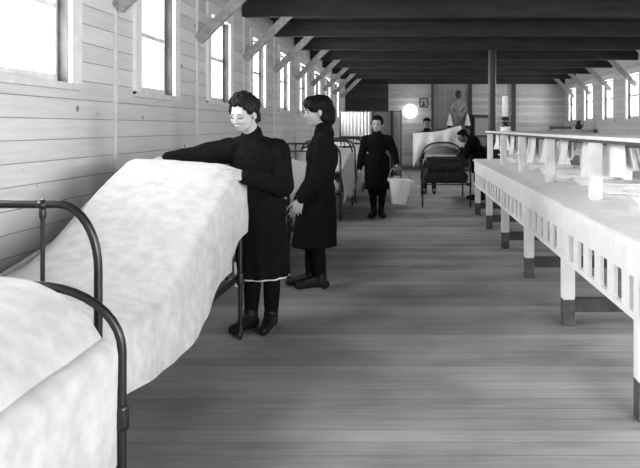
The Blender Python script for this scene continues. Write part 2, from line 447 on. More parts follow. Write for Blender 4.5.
# ------------------------------------------------------------------ far bed being made by two boys
fb = bed(.47, 11.2, 1.85, 'dark iron bed in the aisle at the far end, between the two boys', (.78, .16, .16), (.97, .30, .26), w_=.74, mz=.55, mm='darkblanket', sp2=[])
bm = B(); box(bm, (.12, 11.225, .56), (.82, 12.1, .755), .06); o = obj('blanket', bm, M['darkblanket'], off=(.47, 11.6, .56)); o.location = (.47, 11.6, .56); tag(o, 'dark blanket folded over the foot of the far bed', 'blanket')
bm = B(); box(bm, (.12, 12.12, .55), (.76, 12.56, .775), .08); o = obj('pillow', bm, M['cloth'], off=(.47, 12.3, .65)); o.location = (.47, 12.3, .65); tag(o, 'white pillow lying on the far bed behind the dark blanket', 'pillow')
bm = B(); ell(bm, (.47, 12.80, .72), (.33, .18, .20)); o = obj('blanket', bm, M['greyblanket'], off=(.47, 12.80, .6)); o.location = (.47, 12.80, .6); tag(o, 'grey rolled blanket at the head of the far bed under the curved rail', 'blanket')
bm = B(); rows = []
for i in range(33):
    u = i / 32; row = []
    tp = V((-.06 + u * .88, 13.22 - .04 * u, 1.13 + .14 * u - .03 * math.sin(u * math.pi)))
    bt = V((-.05 + u * .98, 13.12, .94 - .02 * u)); pass
    yb = 168 - 22 * min(1, (u / .42)) ** .55 + 5 * max(0, (u - .75) / .25)
    bt = P(413.5 + 51 * u, yb, 13.12)
    for j in range(17):
        t = j / 16; p = tp.lerp(bt, t); p.y += -.05 * math.sin(t * math.pi) + .016 * math.sin(u * 22 + t * 3) * (.3 + t); p.z += .008 * math.sin(u * 9)
        row.append(bm.verts.new(p))
    rows.append(row)
for i in range(32):
    for j in range(16): bm.faces.new((rows[i][j], rows[i][j + 1], rows[i + 1][j + 1], rows[i + 1][j]))
bmesh.ops.recalc_face_normals(bm, faces=bm.faces); bmesh.ops.solidify(bm, geom=bm.faces[:], thickness=.008)
o = obj('sheet', bm, M['towel'], off=(.4, 13.1, .9)); o.location = (.4, 13.1, .9); tag(o, 'white sheet held up over the far bed by the two boys', 'sheet')

# ------------------------------------------------------------------ wash bench on the right
YE = 4.58
ANG = .0135
wb = thing('wash_bench', 'long white painted wash bench with slatted apron running along the right side', 'wash bench', (.935, YE, 0), ANG)
LEGY = [YE - YE + v for v in (-3.0, -1.48, 0., 1.45, 2.90, 4.33, 5.76)]
Y0, Y1 = -3.1, 5.90
def front(t): return 0
bm = B(); rows = []
for i in range(121):
    y = Y0 + (Y1 - Y0) * i / 120
    e = -.035 + .012 * noise.noise(V((y * 2.3, 0, 0))) + .008 * noise.noise(V((y * 9, 4, 0)))
    z = .012 * noise.noise(V((y * 3, 9, 0)))
    rows.append([(e, y, .762), (e - .004, y, .776 + z * .3), (e + .03, y, .790 + z * .3), (.5, y, .79), (1.05, y, .79), (1.05, y, .762)])
vs = [[bm.verts.new(p) for p in r] for r in rows]
for i in range(120):
    for j in range(6): bm.faces.new((vs[i][j], vs[i][(j + 1) % 6], vs[i + 1][(j + 1) % 6], vs[i + 1][j]))
bm.faces.new(vs[0]); bm.faces.new(vs[-1][::-1])
obj('bench_top', bm, M['white'], wb)
bm = B()
box(bm, (-.012, Y0, .60), (.012, Y1, .763)); box(bm, (-.012, Y0, .415), (.012, Y1, .445))
y = Y0 + .05
while y < Y1 - .1:
    box(bm, (-.008, y, .44), (.010, y + .12, .61)); y += .24
obj('slatted_apron', bm, M['white'], wb, smooth=False)
bm = B(); box(bm, (.99, Y0, .60), (1.012, Y1, .763)); obj('rear_rail', bm, M['white'], wb, smooth=False)
bm = B(); box(bm, (0, Y1 - .02, .42), (1.0, Y1 + .004, .763)); obj('end_board', bm, M['white'], wb, smooth=False)
for y in LEGY:
    for X0 in (.02, .98):
        bm = B(); box(bm, (X0 - .034, y - .04, .165), (X0 + .042, y + .04, .765), .006); lg = obj('leg', bm, M['white'], wb)
        bm = B(); box(bm, (X0 - .033, y - .039, 0), (X0 + .041, y + .039, .166)); obj('dark_painted_foot', bm, M['sock'], lg, smooth=False)
    bm = B(); box(bm, (.06, y - .02, .085), (.94, y + .03, .17)); obj('floor_stretcher', bm, M['darkwood'], wb, smooth=False)
    for X0 in (.20, .84):
        bm = B(); box(bm, (X0 - .038, y - .04, .788), (X0 + .038, y + .04, 1.17), .01); obj('post', bm, M['white'], wb)
bm = B(); box(bm, (.15, Y0, 1.168), (.90, Y1 + .05, 1.192), .004); obj('shelf', bm, M['white'], wb, smooth=False)
bm = B(); box(bm, (.145, Y0, 1.155), (.15, Y1 + .05, 1.172)); obj('shelf_dark_strip', bm, M['sock'], wb, smooth=False)  # thin dark strip along the shelf's front edge
for X0 in (.30, .74):
    bm = B(); tube(bm, [(X0, Y0, 1.14), (X0, Y1, 1.14)], .009, 8); obj('towel_rail', bm, M['midwood'], wb)
cA, sA = math.cos(ANG), math.sin(ANG)
def onb(x, y, z=0.): return V((.935 + x * cA - y * sA, YE + x * sA + y * cA, z))
ordn = ['first', 'second', 'third', 'fourth', 'fifth', 'sixth', 'seventh', 'eighth', 'ninth', 'tenth', 'eleventh', 'twelfth', 'thirteenth', 'fourteenth']
def towel(x, y, wd, ln, label, seed):
    rr = random.Random(seed); bm = B(); rows = []
    n, m_ = 16, 14
    for side in (1, -1):
        pass
    path = [(-.014, -1.0), (-.014, -.5), (-.014, 0), (-.009, .012), (0, .016), (.009, .012), (.014, 0), (.014, -.3), (.014, -.6)]
    path = [(-.014, -k / 10) for k in range(10, -1, -1)] + [(-.009, .011), (0, .016), (.009, .011)] + [(.014, -k / 8 * .7) for k in range(0, 9)]
    skew = rr.uniform(-.06, .06); ph = rr.uniform(0, 6); fl = rr.uniform(.15, .55)
    for i in range(n + 1):
        u = i / n * 2 - 1; row = []
        for (dx, dz) in path:
            t = max(0, -dz); yy = u * wd / 2 * (1 + fl * t) * .8 + skew * t
            f = (.006 + .022 * t) * math.sin(u * 6 + ph) + .008 * math.sin(u * 13 + ph * 2)
            zz = dz * ln * (1 + .06 * u * rr.uniform(.9, 1.1)) if dz < 0 else dz
            row.append(bm.verts.new((dx + f * t * 1.3 * (1 if dx < 0 else .6) - (.01 * t if dx < 0 else -.01 * t), yy, zz)))
        rows.append(row)
    for i in range(n):
        for j in range(len(path) - 1): bm.faces.new((rows[i][j], rows[i][j + 1], rows[i + 1][j + 1], rows[i + 1][j]))
    bmesh.ops.recalc_face_normals(bm, faces=bm.faces); bmesh.ops.solidify(bm, geom=bm.faces[:], thickness=.004)
    o = obj('towel', bm, M['towel']); p = onb(x, y, 1.14); o.location = p; o.rotation_euler = (0, 0, ANG)
    return tag(o, label, 'towel', 'white towels on the wash bench rails')
k = 0; kb = 0
for bi in range(len(LEGY) - 1, 0, -1):
    a, b = LEGY[bi - 1], LEGY[bi]
    for fr, wd, ln in ((.90, .46, .22), (.34, .50, .22)):
        if onb(0, a + (b - a) * fr).y < 3.4: continue
        towel(.30, a + (b - a) * fr, wd + R.uniform(-.06, .05), ln + R.uniform(-.03, .03), 'white towel on the front rail of the wash bench, %s from its far end' % ordn[k], 100 + k); k += 1
    for fr, wd, ln in ((.72, .32, .22), (.2, .36, .28)):
        if onb(0, a + (b - a) * fr).y < 3.6: continue
        towel(.74, a + (b - a) * fr, wd + R.uniform(-.08, .05), ln + R.uniform(-.06, .06), 'white towel on the rear rail of the wash bench, %s from its far end' % ordn[kb], 200 + kb); kb += 1
bs = None; nb = 0
for bi in range(len(LEGY) - 1, 0, -1):
    a, b = LEGY[bi - 1], LEGY[bi]
    for fr in (.74, .27):
        p = onb(.46, a + (b - a) * fr, .795)
        if p.y < 3.0: continue
        lab = 'white enamel washbasin on the wash bench, %s from its far end' % ordn[nb]
        if bs is None:
            bs = thing('washbasin', lab, 'washbasin', p, 0, 'washbasins on the wash bench')
            bm = B(); lathe(bm, [(.10, 0), (.105, .004), (.155, .044), (.178, .070), (.198, .074), (.198, .079), (.176, .077), (.150, .050), (.10, .014), (.03, .010), (.005, .010)], n=32); obj('bowl', bm, M['enamel'], bs)
            bm = B(); tube(bm, [(.198 * math.cos(2 * math.pi * q / 32), .198 * math.sin(2 * math.pi * q / 32), .076) for q in range(32)], .0045, 6, True); obj('rim', bm, M['enamel'], bs)
        else: dup(bs, p, 0, lab)
        nb += 1

# oil lamp on the shelf
p = onb(.37, 5.42); lp = V((p.x, p.y, 1.192))
lamp = thing('oil_lamp', 'oil lamp with dark base and tall white chimney on the wash bench shelf', 'lamp', lp)
bm = B(); lathe(bm, [(.075, 0), (.08, .01), (.06, .045), (.085, .055), (.085, .062), (.02, .066)], n=24); obj('saucer', bm, M['enamel'], lamp)
bm = B(); lathe(bm, [(.065, .062), (.066, .075), (.035, .09), (.032, .10), (.062, .12), (.066, .15), (.05, .185), (.02, .20)], n=24); obj('lamp_base', bm, M['brass'], lamp)
bm = B(); lathe(bm, [(.02, .198), (.036, .205), (.047, .225), (.034, .24), (.02, .25)], n=20); obj('burner', bm, M['white'], lamp)
bm = B(); lathe(bm, [(.034, .245), (.041, .265), (.041, .47), (.038, .485), (.033, .485), (.036, .47), (.036, .265), (.030, .245)], n=20); obj('chimney', bm, M['chimney'], lamp)
bm = B(); tube(bm, [(.055, 0, .15), (.095, 0, .16), (.10, 0, .11), (.055, 0, .08)], .006, 8); obj('handle', bm, M['brass'], lamp)

# ------------------------------------------------------------------ stove and its pipe
st = thing('stove', 'black iron heating stove with a tall round pipe up to the ceiling', 'stove', (1.36, 12.95, 0))
bm = B(); lathe(bm, [(.20, .16), (.22, .18), (.22, .24), (.18, .30), (.21, .45), (.215, .60), (.18, .78), (.20, .82), (.20, .86), (.10, .93), (.07, .95)], n=28); obj('stove_body', bm, M['stove'], st)
bm = B(); tube(bm, [(0, 0, .93), (0, 0, 1.9), (0, 0, ZC)], .071, 20); pp = obj('stove_pipe', bm, M['stove'], st)
bm = B(); lathe(bm, [(.071, 1.80), (.077, 1.80), (.077, 1.84), (.071, 1.84)], n=20); lathe(bm, [(.071, 2.70), (.10, 2.70), (.10, ZC), (.071, ZC)], n=20); obj('pipe_collar', bm, M['stove'], pp)
bm = B(); box(bm, (-.08, -.235, .40), (.08, -.19, .58), .01); obj('fire_door', bm, M['stove'], st)
for a in (.8, 2.4, 3.9, 5.5):
    bm = B(); cap_(bm, (.17 * math.cos(a), .17 * math.sin(a), .18), (.22 * math.cos(a), .22 * math.sin(a), .02), .025, .02); obj('stove_leg', bm, M['stove'], st)

# ------------------------------------------------------------------ things at the end wall
pf = thing('picture_frame', 'small dark framed print on the end wall right of the round light', 'picture', (.22, YB - .001, 1.95))
bm = B(); 
for lo, hi in (((-.125, -.03, -.14), (-.09, 0, .14)), ((.09, -.03, -.14), (.125, 0, .14)), ((-.09, -.03, .105), (.09, 0, .14)), ((-.09, -.03, -.14), (.09, 0, -.105))): box(bm, lo, hi)
obj('frame', bm, M['iron'], pf, smooth=False)
bm = B(); box(bm, (-.09, -.012, -.105), (.09, -.002, .105)); pr = obj('print', bm, M['paper'], pf, smooth=False)
bm = B(); ell(bm, (0, -.013, .02), (.032, .004, .042), sub=2); ell(bm, (0, -.013, -.06), (.055, .004, .045), sub=2); obj('printed_figure', bm, M['ink'], pr)

wl = thing('wall_globe', 'round glowing white globe on the end wall', 'lamp', (-.17, YB - .001, 1.70))
bm = B(); ell(bm, (0, -.23, 0), .205, sub=4); obj('globe', bm, M['globe'], wl)  # emissive white sphere just off the end wall
bm = B(); rings(bm, [[V((r * math.cos(t), y, r * math.sin(t))) for t in [2 * math.pi * q / 20 for q in range(20)]] for r, y in ((.06, 0), (.06, -.02), (.03, -.03), (.03, -.05))]); obj('wall_bracket', bm, M['brass'], wl)

alt = thing('altar_cabinet', 'wooden cabinet at the end wall carrying the statue and white cones', 'cabinet', (1.14, YB - .33, 0))
bm = B(); box(bm, (-.50, -.28, .06), (.36, .27, 1.17)); obj('body', bm, M['midwood'], alt, smooth=False)
bm = B(); box(bm, (-.53, -.31, 1.17), (.38, .27, 1.20), .006); obj('top', bm, M['darkwood'], alt)
bm = B(); box(bm, (-.48, -.25, 0), (.34, .25, .07)); obj('plinth', bm, M['darkwood'], alt, smooth=False)
for s in (-1, 1):
    bm = B(); box(bm, (-.07 + s * .205 - .19, -.30, .15), (-.07 + s * .205 + .19, -.28, 1.10), .006); d = obj('door', bm, M['greywood'], alt)
    bm = B(); ell(bm, (-.07 + s * .04, -.31, .65), .015, sub=2); obj('knob', bm, M['brass'], d)
sx, sy, sz = 1.215, YB - .27, 1.20
stt = thing('statue', 'robed statue with a dark veiled head on the cabinet at the end wall', 'statue', (sx, sy, sz))
def ringxy(c, rx, ry, n=20, yaw=0., pleat=0., npl=9, ph=0.):
    out = []
    for q in range(n):
        t = 2 * math.pi * q / n; k_ = 1 + pleat * math.sin(npl * t + ph)
        x, y = rx * k_ * math.cos(t), ry * k_ * math.sin(t)
        out.append(V(c) + V((x * math.cos(yaw) - y * math.sin(yaw), x * math.sin(yaw) + y * math.cos(yaw), 0)))
    return out
bm = B(); rings(bm, [ringxy((0, 0, z), rx, ry, 40, 0, pl, 10) for z, rx, ry, pl in ((.04, .15, .12, .07), (.30, .135, .11, .06), (.55, .14, .11, .04), (.72, .17, .11, .02), (.82, .16, .10, 0), (.88, .07, .07, 0))])
cap_(bm, (-.15, 0, .76), (-.20, -.05, .55), .05, .05); cap_(bm, (-.20, -.05, .55), (-.12, -.13, .48), .045, .03)
cap_(bm, (.15, 0, .76), (.20, -.05, .55), .05, .05); cap_(bm, (.20, -.05, .55), (.12, -.13, .48), .045, .03)
solid('robe', bm, M['statue'], stt, (0, 0, 0), .012, 3)
bm = B(); box(bm, (-.19, -.15, 0), (.19, .15, .05), .01); obj('pedestal', bm, M['statue'], stt)
bm = B(); ell(bm, (0, -.01, .985), (.075, .085, .10)); cap_(bm, (0, 0, .9), (0, .02, .83), .06, .09); ell(bm, (0, .03, 1.0), (.09, .08, .11)); ell(bm, (0, -.09, .96), (.012, .02, .02), sub=2)
solid('veiled_head', bm, M['statuehead'], stt, (0, 0, 0), .01, 3)
for i, (x, lab) in enumerate(((.95, 'left'), (1.45, 'right'))):
    c = thing('candle_stand', 'white cone on a dark holder at the %s side of the statue' % lab, 'candle stand', (x, YB - .57, 1.20), 0, 'white cones beside the statue')
    bm = B(); lathe(bm, [(.06, 0), (.065, .01), (.03, .03), (.02, .05), (.05, .07), (.07, .09), (.02, .10)], n=20); obj('holder', bm, M['iron'], c)
    bm = B(); lathe(bm, [(.085, .09), (.088, .10), (.06, .24), (.03, .38), (.018, .42), (.004, .43)], n=20); obj('cone', bm, M['cloth'], c)

cb = thing('cupboard', 'dark framed cupboard with a pale panel left of the stove pipe', 'cupboard', (1.87, YB - .30, 0))
bm = B(); box(bm, (-.24, -.20, 0), (.24, .24, 1.56), .01); obj('body', bm, M['darkwood'], cb)
bm = B(); box(bm, (-.20, -.22, 1.02), (.20, -.20, 1.50), .005); d = obj('upper_door', bm, M['greywood'], cb)
bm = B(); ell(bm, (.16, -.23, 1.25), .014, sub=2); obj('knob', bm, M['brass'], d)
bm = B(); box(bm, (-.20, -.22, .08), (.20, -.20, .96), .005); d = obj('lower_door', bm, M['midwood'], cb)
bm = B(); ell(bm, (.16, -.23, .6), .014, sub=2); obj('knob', bm, M['brass'], d)
bm = B(); box(bm, (-.27, -.24, 1.56), (.27, .26, 1.60), .008); obj('cornice', bm, M['darkwood'], cb)

cp = thing('cupboard', 'low grey cupboard by the windows of the right wall', 'cupboard', (3.60, 17.4, 0))
bm = B(); box(bm, (-.38, -.25, 0), (.60, .28, 1.16), .01); obj('body', bm, M['greywood'], cp)
bm = B(); box(bm, (-.42, -.29, 1.16), (.62, .30, 1.19), .008); obj('top', bm, M['greywood'], cp)
for q in (0, 1):
    bm = B(); box(bm, (-.34 + q * .47, -.27, .12), (.09 + q * .47, -.25, 1.12), .005); d = obj('door', bm, M['greywood'], cp)
    bm = B(); ell(bm, (.05 + q * .12, -.28, .65), .015, sub=2); obj('knob', bm, M['brass'], d)
bx_ = thing('wooden_box', 'flat dark wooden box lying on the low cupboard by the right windows', 'box', (3.46, 17.38, 1.19))
bm = B(); box(bm, (-.23, -.18, 0), (.23, .18, .05), .004); obj('box_body', bm, M['darkwood'], bx_)
bm = B(); box(bm, (-.24, -.19, .05), (.24, .19, .075), .004); obj('lid', bm, M['darkwood'], bx_)
jg = thing('jug', 'dark jug standing on the low cupboard by the right windows', 'jug', (3.90, 17.38, 1.19))
bm = B(); lathe(bm, [(.06, 0), (.085, .04), (.09, .09), (.06, .15), (.045, .18), (.055, .21), (.05, .21), (.04, .18), (.01, .16)], n=20); obj('jug_body', bm, M['stove'], jg)
bm = B(); tube(bm, [(.05, 0, .19), (.10, 0, .18), (.12, 0, .12), (.085, 0, .06)], .011, 8); obj('handle', bm, M['stove'], jg)

# folding screen
fs = thing('folding_screen', 'folding screen, white curtained panel and two brown ones, behind the boy with the pail', 'screen', (-1.2, 17.0, 0))
pts = [(-.60, .10), (.19, -.10), (.63, .12), (.86, -.02)]
for i in range(3):
    a, b = V((pts[i][0], pts[i][1], 0)), V((pts[i + 1][0], pts[i + 1][1], 0)); d = (b - a).normalized(); nrm = V((-d.y, d.x, 0)); Lp = (b - a).length
    bm = B()
    for s in (.012, Lp - .012): obox(bm, a + d * s + V((0, 0, .82)), d, nrm, (0, 0, 1), .012, .014, .82)
    for z in (.12, 1.615): obox(bm, a + d * Lp / 2 + V((0, 0, z)), d, nrm, (0, 0, 1), Lp / 2, .012, .012)
    f = obj('panel_frame', bm, M['darkwood'], fs, smooth=False)
    bm = B(); rows = []
    for q in range(81):
        u = .02 + (Lp - .04) * q / 80; o_ = (.016 * math.sin(u * 75) + .008 * math.sin(u * 160)) if i == 0 else .003 * math.sin(u * 40)
        rows.append([bm.verts.new(a + d * u + nrm * o_ * k_ + V((0, 0, z))) for z, k_ in ((.13, 1), (.6, 1.1), (1.2, 1), (1.61, .7))])
    for q in range(80):
        for j in range(3): bm.faces.new((rows[q][j], rows[q][j + 1], rows[q + 1][j + 1], rows[q + 1][j]))
    bmesh.ops.recalc_face_normals(bm, faces=bm.faces); bmesh.ops.solidify(bm, geom=bm.faces[:], thickness=.004)
    obj('curtain' if i == 0 else 'panel_cloth', bm, M['screenwhite'] if i == 0 else M['screenbrown'], f)

# ------------------------------------------------------------------ people
def hand(bm, Wr, d, n, thumb, L=.15, curl=.5, thumbcurl=.4):
    """d fingers' direction, n the palm's facing, thumb = side the thumb leaves from"""
    d = V(d).normalized(); n = V(n); n = (n - d * n.dot(d)).normalized(); s = V(thumb); s = (s - d * s.dot(d) - n * s.dot(n)).normalized()
    Wr = V(Wr); kn = []
    for i, o in enumerate((.19, .065, -.06, -.175)):
        k_ = Wr + d * L * (.50 - (.02, 0, .02, .06)[i]) + s * o * L; kn.append(k_)
        cap_(bm, Wr + s * o * L * .5, k_, .085 * L, .075 * L, 8)
    cap_(bm, kn[0], kn[3], .075 * L, .07 * L, 8)
    for i, k_ in enumerate(kn):
        ln = (.44, .50, .46, .36)[i] * L; p = k_; a = curl * .6; sp = (.10, .03, -.04, -.12)[i]
        for j, f in enumerate((.45, .32, .25)):
            dd = (d * math.cos(a) + n * math.sin(a) + s * sp).normalized(); q = p + dd * ln * f
            cap_(bm, p, q, (.062 - .007 * j) * L, (.057 - .008 * j) * L, 8); p = q; a += curl
    p = Wr + d * L * .12 + s * L * .14; a = .7
    for j, f in enumerate((.24, .18, .15)):
        dd = (d * math.cos(a) + s * math.sin(a) + n * (.25 + thumbcurl * j * .5)).normalized(); q = p + dd * L * f
        cap_(bm, p, q, (.085 - .01 * j) * L, (.072 - .01 * j) * L, 8); p = q; a -= .25

def headaxes(f, u):
    f = V(f).normalized(); u = V(u); u = (u - f * u.dot(f)).normalized(); r = f.cross(u).normalized()
    return r, f, u
def head_shapes(bm, C, H, f, u, neck):
    r, f, u = headaxes(f, u); C = V(C); rot = Matrix((r, f, u)).transposed()
    pt = lambda a, b, c: C + (r * a + f * b + u * c) * H
    E = lambda p, q: ell(bm, pt(*p), V(q) * H, rot)
    E((0, -.07, .13), (.355, .43, .37)); E((0, .10, -.10), (.285, .30, .38)); E((0, .20, .08), (.27, .19, .22))
    E((0, .21, -.35), (.15, .14, .12)); E((0, .10, -.29), (.235, .25, .18))
    for s in (-1, 1):
        E((s * .16, .26, -.10), (.12, .12, .13)); E((s * .365, -.03, -.03), (.045, .085, .13)); E((s * .15, .355, .075), (.12, .05, .035))
    cap_(bm, pt(0, .385, .05), pt(0, .47, -.12), .032 * H, .05 * H, 8); cap_(bm, pt(-.05, .41, -.13), pt(.05, .41, -.13), .032 * H, .032 * H, 8)
    cap_(bm, pt(-.07, .37, -.235), pt(.07, .37, -.235), .028 * H, .028 * H, 8); cap_(bm, pt(-.06, .36, -.285), pt(.06, .36, -.285), .03 * H, .03 * H, 8)
    cap_(bm, pt(0, -.08, -.15), neck, .25 * H, .23 * H)
    return pt, rot
def fd(a, c):
    b = 0.
    for (ca, cb, cc), (ra, rb, rc) in (((0, .10, -.10), (.285, .30, .38)), ((0, .20, .08), (.27, .19, .22)), ((.16, .26, -.10), (.12, .12, .13)), ((.15, .355, .075), (.12, .05, .035)), ((0, .10, -.30), (.22, .24, .17))):
        q = 1 - ((abs(a) - ca) / ra) ** 2 - ((c - cc) / rc) ** 2
        if q > 0: b = max(b, cb + rb * math.sqrt(q))
    return b
def face(root, off, pt, rot, H, closed, browm):
    for s in (-1, 1):
        bm = B()
        if closed: tube(bm, [pt(s * .15 + t * .08, fd(s * .15 + t * .08, -.01) + .002, -.005 - .02 * (1 - t * t)) for t in (-1, -.5, 0, .5, 1)], [.007 * H, .018 * H, .022 * H, .018 * H, .007 * H], 6)
        else: ell(bm, pt(s * .145, fd(.145, .01) - .015, .01), V((.07, .035, .034)) * H, rot, 2)
        e = obj('eye', bm, M['lid'] if closed else M['eyew'], root, off=off)
        if not closed:
            bm = B(); ell(bm, pt(s * .145, fd(.145, .01) + .010, .01), V((.048, .018, .042)) * H, rot, 2); obj('iris', bm, M['iris'], e, off=off)
        bm = B(); tube(bm, [pt(s * (.15 + t * .085), fd(.15 + t * .085, .085) - .004, .095 + .025 * (1 - t * t)) for t in (-1, -.5, 0, .5, 1)], [.006 * H, .014 * H, .016 * H, .012 * H, .005 * H], 6); obj('eyebrow', bm, browm, root, off=off)
    bm = B(); tube(bm, [pt(t * .085, .392 - .05 * t * t, -.258) for t in (-1, -.5, 0, .5, 1)], [.008 * H, .018 * H, .02 * H, .018 * H, .008 * H], 6); obj('lips', bm, M['lip'], root, off=off)

def hairfn(a): return lambda co: a * (noise.noise(V((co.x * 60, co.y * 60, co.z * 22))) + .6 * noise.noise(co * 110))
def foldfn(a, k=1.): return lambda co: a * (noise.noise(V((co.x * 16 * k, co.y * 16 * k, co.z * 5 * k))) + .5 * noise.noise(co * 30 * k))

def person(label, J, H, f, u, yaw, skin, browm, haircells, hairm, top_m, hem, closed=False, scale=1., voxel=.007, hands=(), skirt=True, legm=None, group='children in the dormitory', hairdisp=.006, waist_r=(.135, .11), hem_r=(.2, .17), petticoat=False, slv=(.072, .060, .044), pleat=.05):
    base = V((J['pelvis'].x, J['pelvis'].y, 0)); s = scale
    root = thing('person', label, 'person', base, 0, group)
    rz = Matrix.Rotation(yaw, 3, 'Z')
    bm = B()
    pt, rot = head_shapes(bm, J['head'], H, f, u, J['neck'])
    cap_(bm, J['neck'], J['chest'], .048 * s, .085 * s)
    ell(bm, J['chest'], V((.13, .09, .14)) * s, rz); ell(bm, J['waist'], V((.105, .08, .12)) * s, rz); ell(bm, J['pelvis'], V((.125, .095, .12)) * s, rz)
    cap_(bm, J['chest'], J['waist'], .085 * s); cap_(bm, J['waist'], J['pelvis'], .085 * s)
    for q in 'LR':
        chain(bm, [J['neck'].lerp(J['sh' + q], .4) - V((0, 0, .035)), J['sh' + q], J['el' + q], J['wr' + q]], [.036 * s, .045 * s, .034 * s, .023 * s])
        chain(bm, [J['pelvis'], J['hip' + q], J['kn' + q], J['an' + q]], [.08 * s, .07 * s, .046 * s, .030 * s])
        cap_(bm, J['an' + q] - V((0, 0, .02)), J['toe' + q], .032 * s, .028 * s)
    for (q, d, n, th, cu) in hands: hand(bm, J['wr' + q], d, n, th, .145 * s, cu)
    solid('body', bm, skin, root, base, voxel * .75, 2)
    face(root, base, pt, rot, H, closed, browm)
    bm = B()
    for cell in haircells:
        if len(cell) == 2: ell(bm, pt(*cell[0]), V(cell[1]) * H, rot)
        else: cap_(bm, pt(*cell[0]), pt(*cell[1]), cell[2] * H, cell[3] * H)
    solid('hair', bm, hairm, root, base, .006, 1, hairfn(hairdisp))
    # dress, coat or jersey
    bm = B()
    cap_(bm, J['neck'] + V((0, 0, .018)), J['neck'] - V((0, 0, .04)), .066 * s, .082 * s)
    for q in 'LR':
        cap_(bm, J['neck'] - V((0, 0, .03 * s)), J['sh' + q], .058 * s, .062 * s)
        chain(bm, [J['sh' + q], J['el' + q], J['wr' + q].lerp(J['el' + q], .06)], [q_ * s for q_ in slv])
        cap_(bm, J['sh' + q], J['chest'], .06 * s, .1 * s)
    ell(bm, J['chest'], V((.155, .12, .17)) * s, rz); ell(bm, J['waist'], V((waist_r[0] * 1.02, waist_r[1] * 1.02, .13)) * s, rz); cap_(bm, J['chest'], J['waist'], .11 * s)
    wz = J['waist'].z; hc = J['hem']; rs = []
    for i in range(9):
        t = i / 8; c = J['waist'].lerp(hc, t); e = t ** .7
        rs.append(ringxy(c, (waist_r[0] + (hem_r[0] - waist_r[0]) * e) * s, (waist_r[1] + (hem_r[1] - waist_r[1]) * e) * s, 56, yaw, pleat * t, 11, 1.3))
    rings(bm, rs[::-1])
    solid('dress' if skirt else 'tunic', bm, top_m, root, base, voxel * 1.15, 3, foldfn(.006))
    if petticoat:
        bm = B(); r1 = ringxy(hc + V((0, 0, .02)), hem_r[0] * s * .93, hem_r[1] * s * .93, 56, yaw, pleat, 11, 1.3); r2 = ringxy(hc + V((0, 0, -.008)), hem_r[0] * s * .95, hem_r[1] * s * .95, 56, yaw, pleat, 11, 1.3)
        rings(bm, [r2, r1]); obj('petticoat_hem', bm, M['cloth'], root, off=base)
    if not skirt:
        bm = B()
        for q in 'LR': cap_(bm, J['hip' + q], J['kn' + q], .092 * s, .068 * s)
        cap_(bm, J['hipL'], J['hipR'], .1 * s)
        solid('breeches', bm, top_m, root, base, voxel * 1.2, 3, foldfn(.004))
    for q in 'LR':
        bm = B(); chain(bm, [J['kn' + q] + V((0, 0, .08)), J['kn' + q], J['kn' + q].lerp(J['an' + q], .35), J['an' + q]], [.062 * s, .054 * s, .053 * s, .038 * s]); solid('stocking', bm, M['stocking'], root, base, voxel, 2)
        bm = B(); an, toe = J['an' + q], J['toe' + q]; dd = (toe - an); dd.z = 0; dd.normalize()
        heel = V((an.x, an.y, .038)) - dd * .03 * s; tz = V((toe.x, toe.y, .034))
        cap_(bm, an + V((0, 0, .06)), V((an.x, an.y, .05)), .045 * s, .045 * s); cap_(bm, heel, tz, .037, .033); cap_(bm, V((an.x, an.y, .07)), tz - dd * .04, .042 * s, .034)
        for p_ in (heel, tz): pass
        b_ = solid('boot', bm, M['boot'], root, base, .008, 2)
        for v in b_.data.vertices:
            if v.co.z < .004: v.co.z = .004
    return root, pt

# girl making the nearest bed
z0 = 4.52
J = dict(head=P(244, 114.5, 4.44), neck=P(252, 136, z0), chest=P(254, 163, z0), waist=P(260, 196, z0), pelvis=P(262, 222, z0), hem=P(263, 275, z0 - .01),
         shR=P(230, 150.5, z0), shL=P(277, 151, z0 + .03), elR=P(195, 157, 4.44), wrR=P(168, 158.5, 4.36), elL=P(283, 187, 4.46), wrL=P(243.5, 176.5, 4.13),
         hipL=P(272, 225, z0), hipR=P(254, 225, z0), knL=P(272, 275, z0 - .02), knR=P(253, 273, z0 - .02), anL=P(271, 321, z0 - .02), anR=P(251, 319, z0 - .02))
J['toeL'] = V((J['anL'].x - .01, z0 - .19, .03)); J['toeR'] = V((J['anR'].x - .07, z0 - .17, .03))
person('girl in a black dress with untidy upswept hair, spreading the coverlet over the nearest bed', J, .205, (-.42, -.86, -.30), (-.10, -.30, 1), -.35, M['skin'], M['brow'],
       [((.02, -.16, .22), (.42, .44, .40)), ((.28, -.12, .10), (.22, .32, .34)), ((-.24, -.10, .24), (.24, .34, .28)), ((.03, .12, .44), (.34, .22, .16)), ((.0, -.30, -.12), (.30, .26, .32)), ((.05, -.06, .55), (.24, .26, .14)), ((.38, -.20, -.04), (.15, .26, .26)), ((.43, -.12, .14), (.12, .2, .2)), ((-.36, .02, .20), (.10, .18, .16))],
       M['hairbrown'], M['black'], None, closed=True, slv=(.084, .067, .046), scale=1.0, voxel=.007, petticoat=True, hairdisp=.010,
       hands=(('R', (-1, -.25, -.12), (0, .3, -1), (.1, -1, -.2), .75), ('L', (-1, -.45, .12), (-.3, .8, -.5), (0, -.1, 1), .55)), hem_r=(.165, .165), waist_r=(.145, .12))

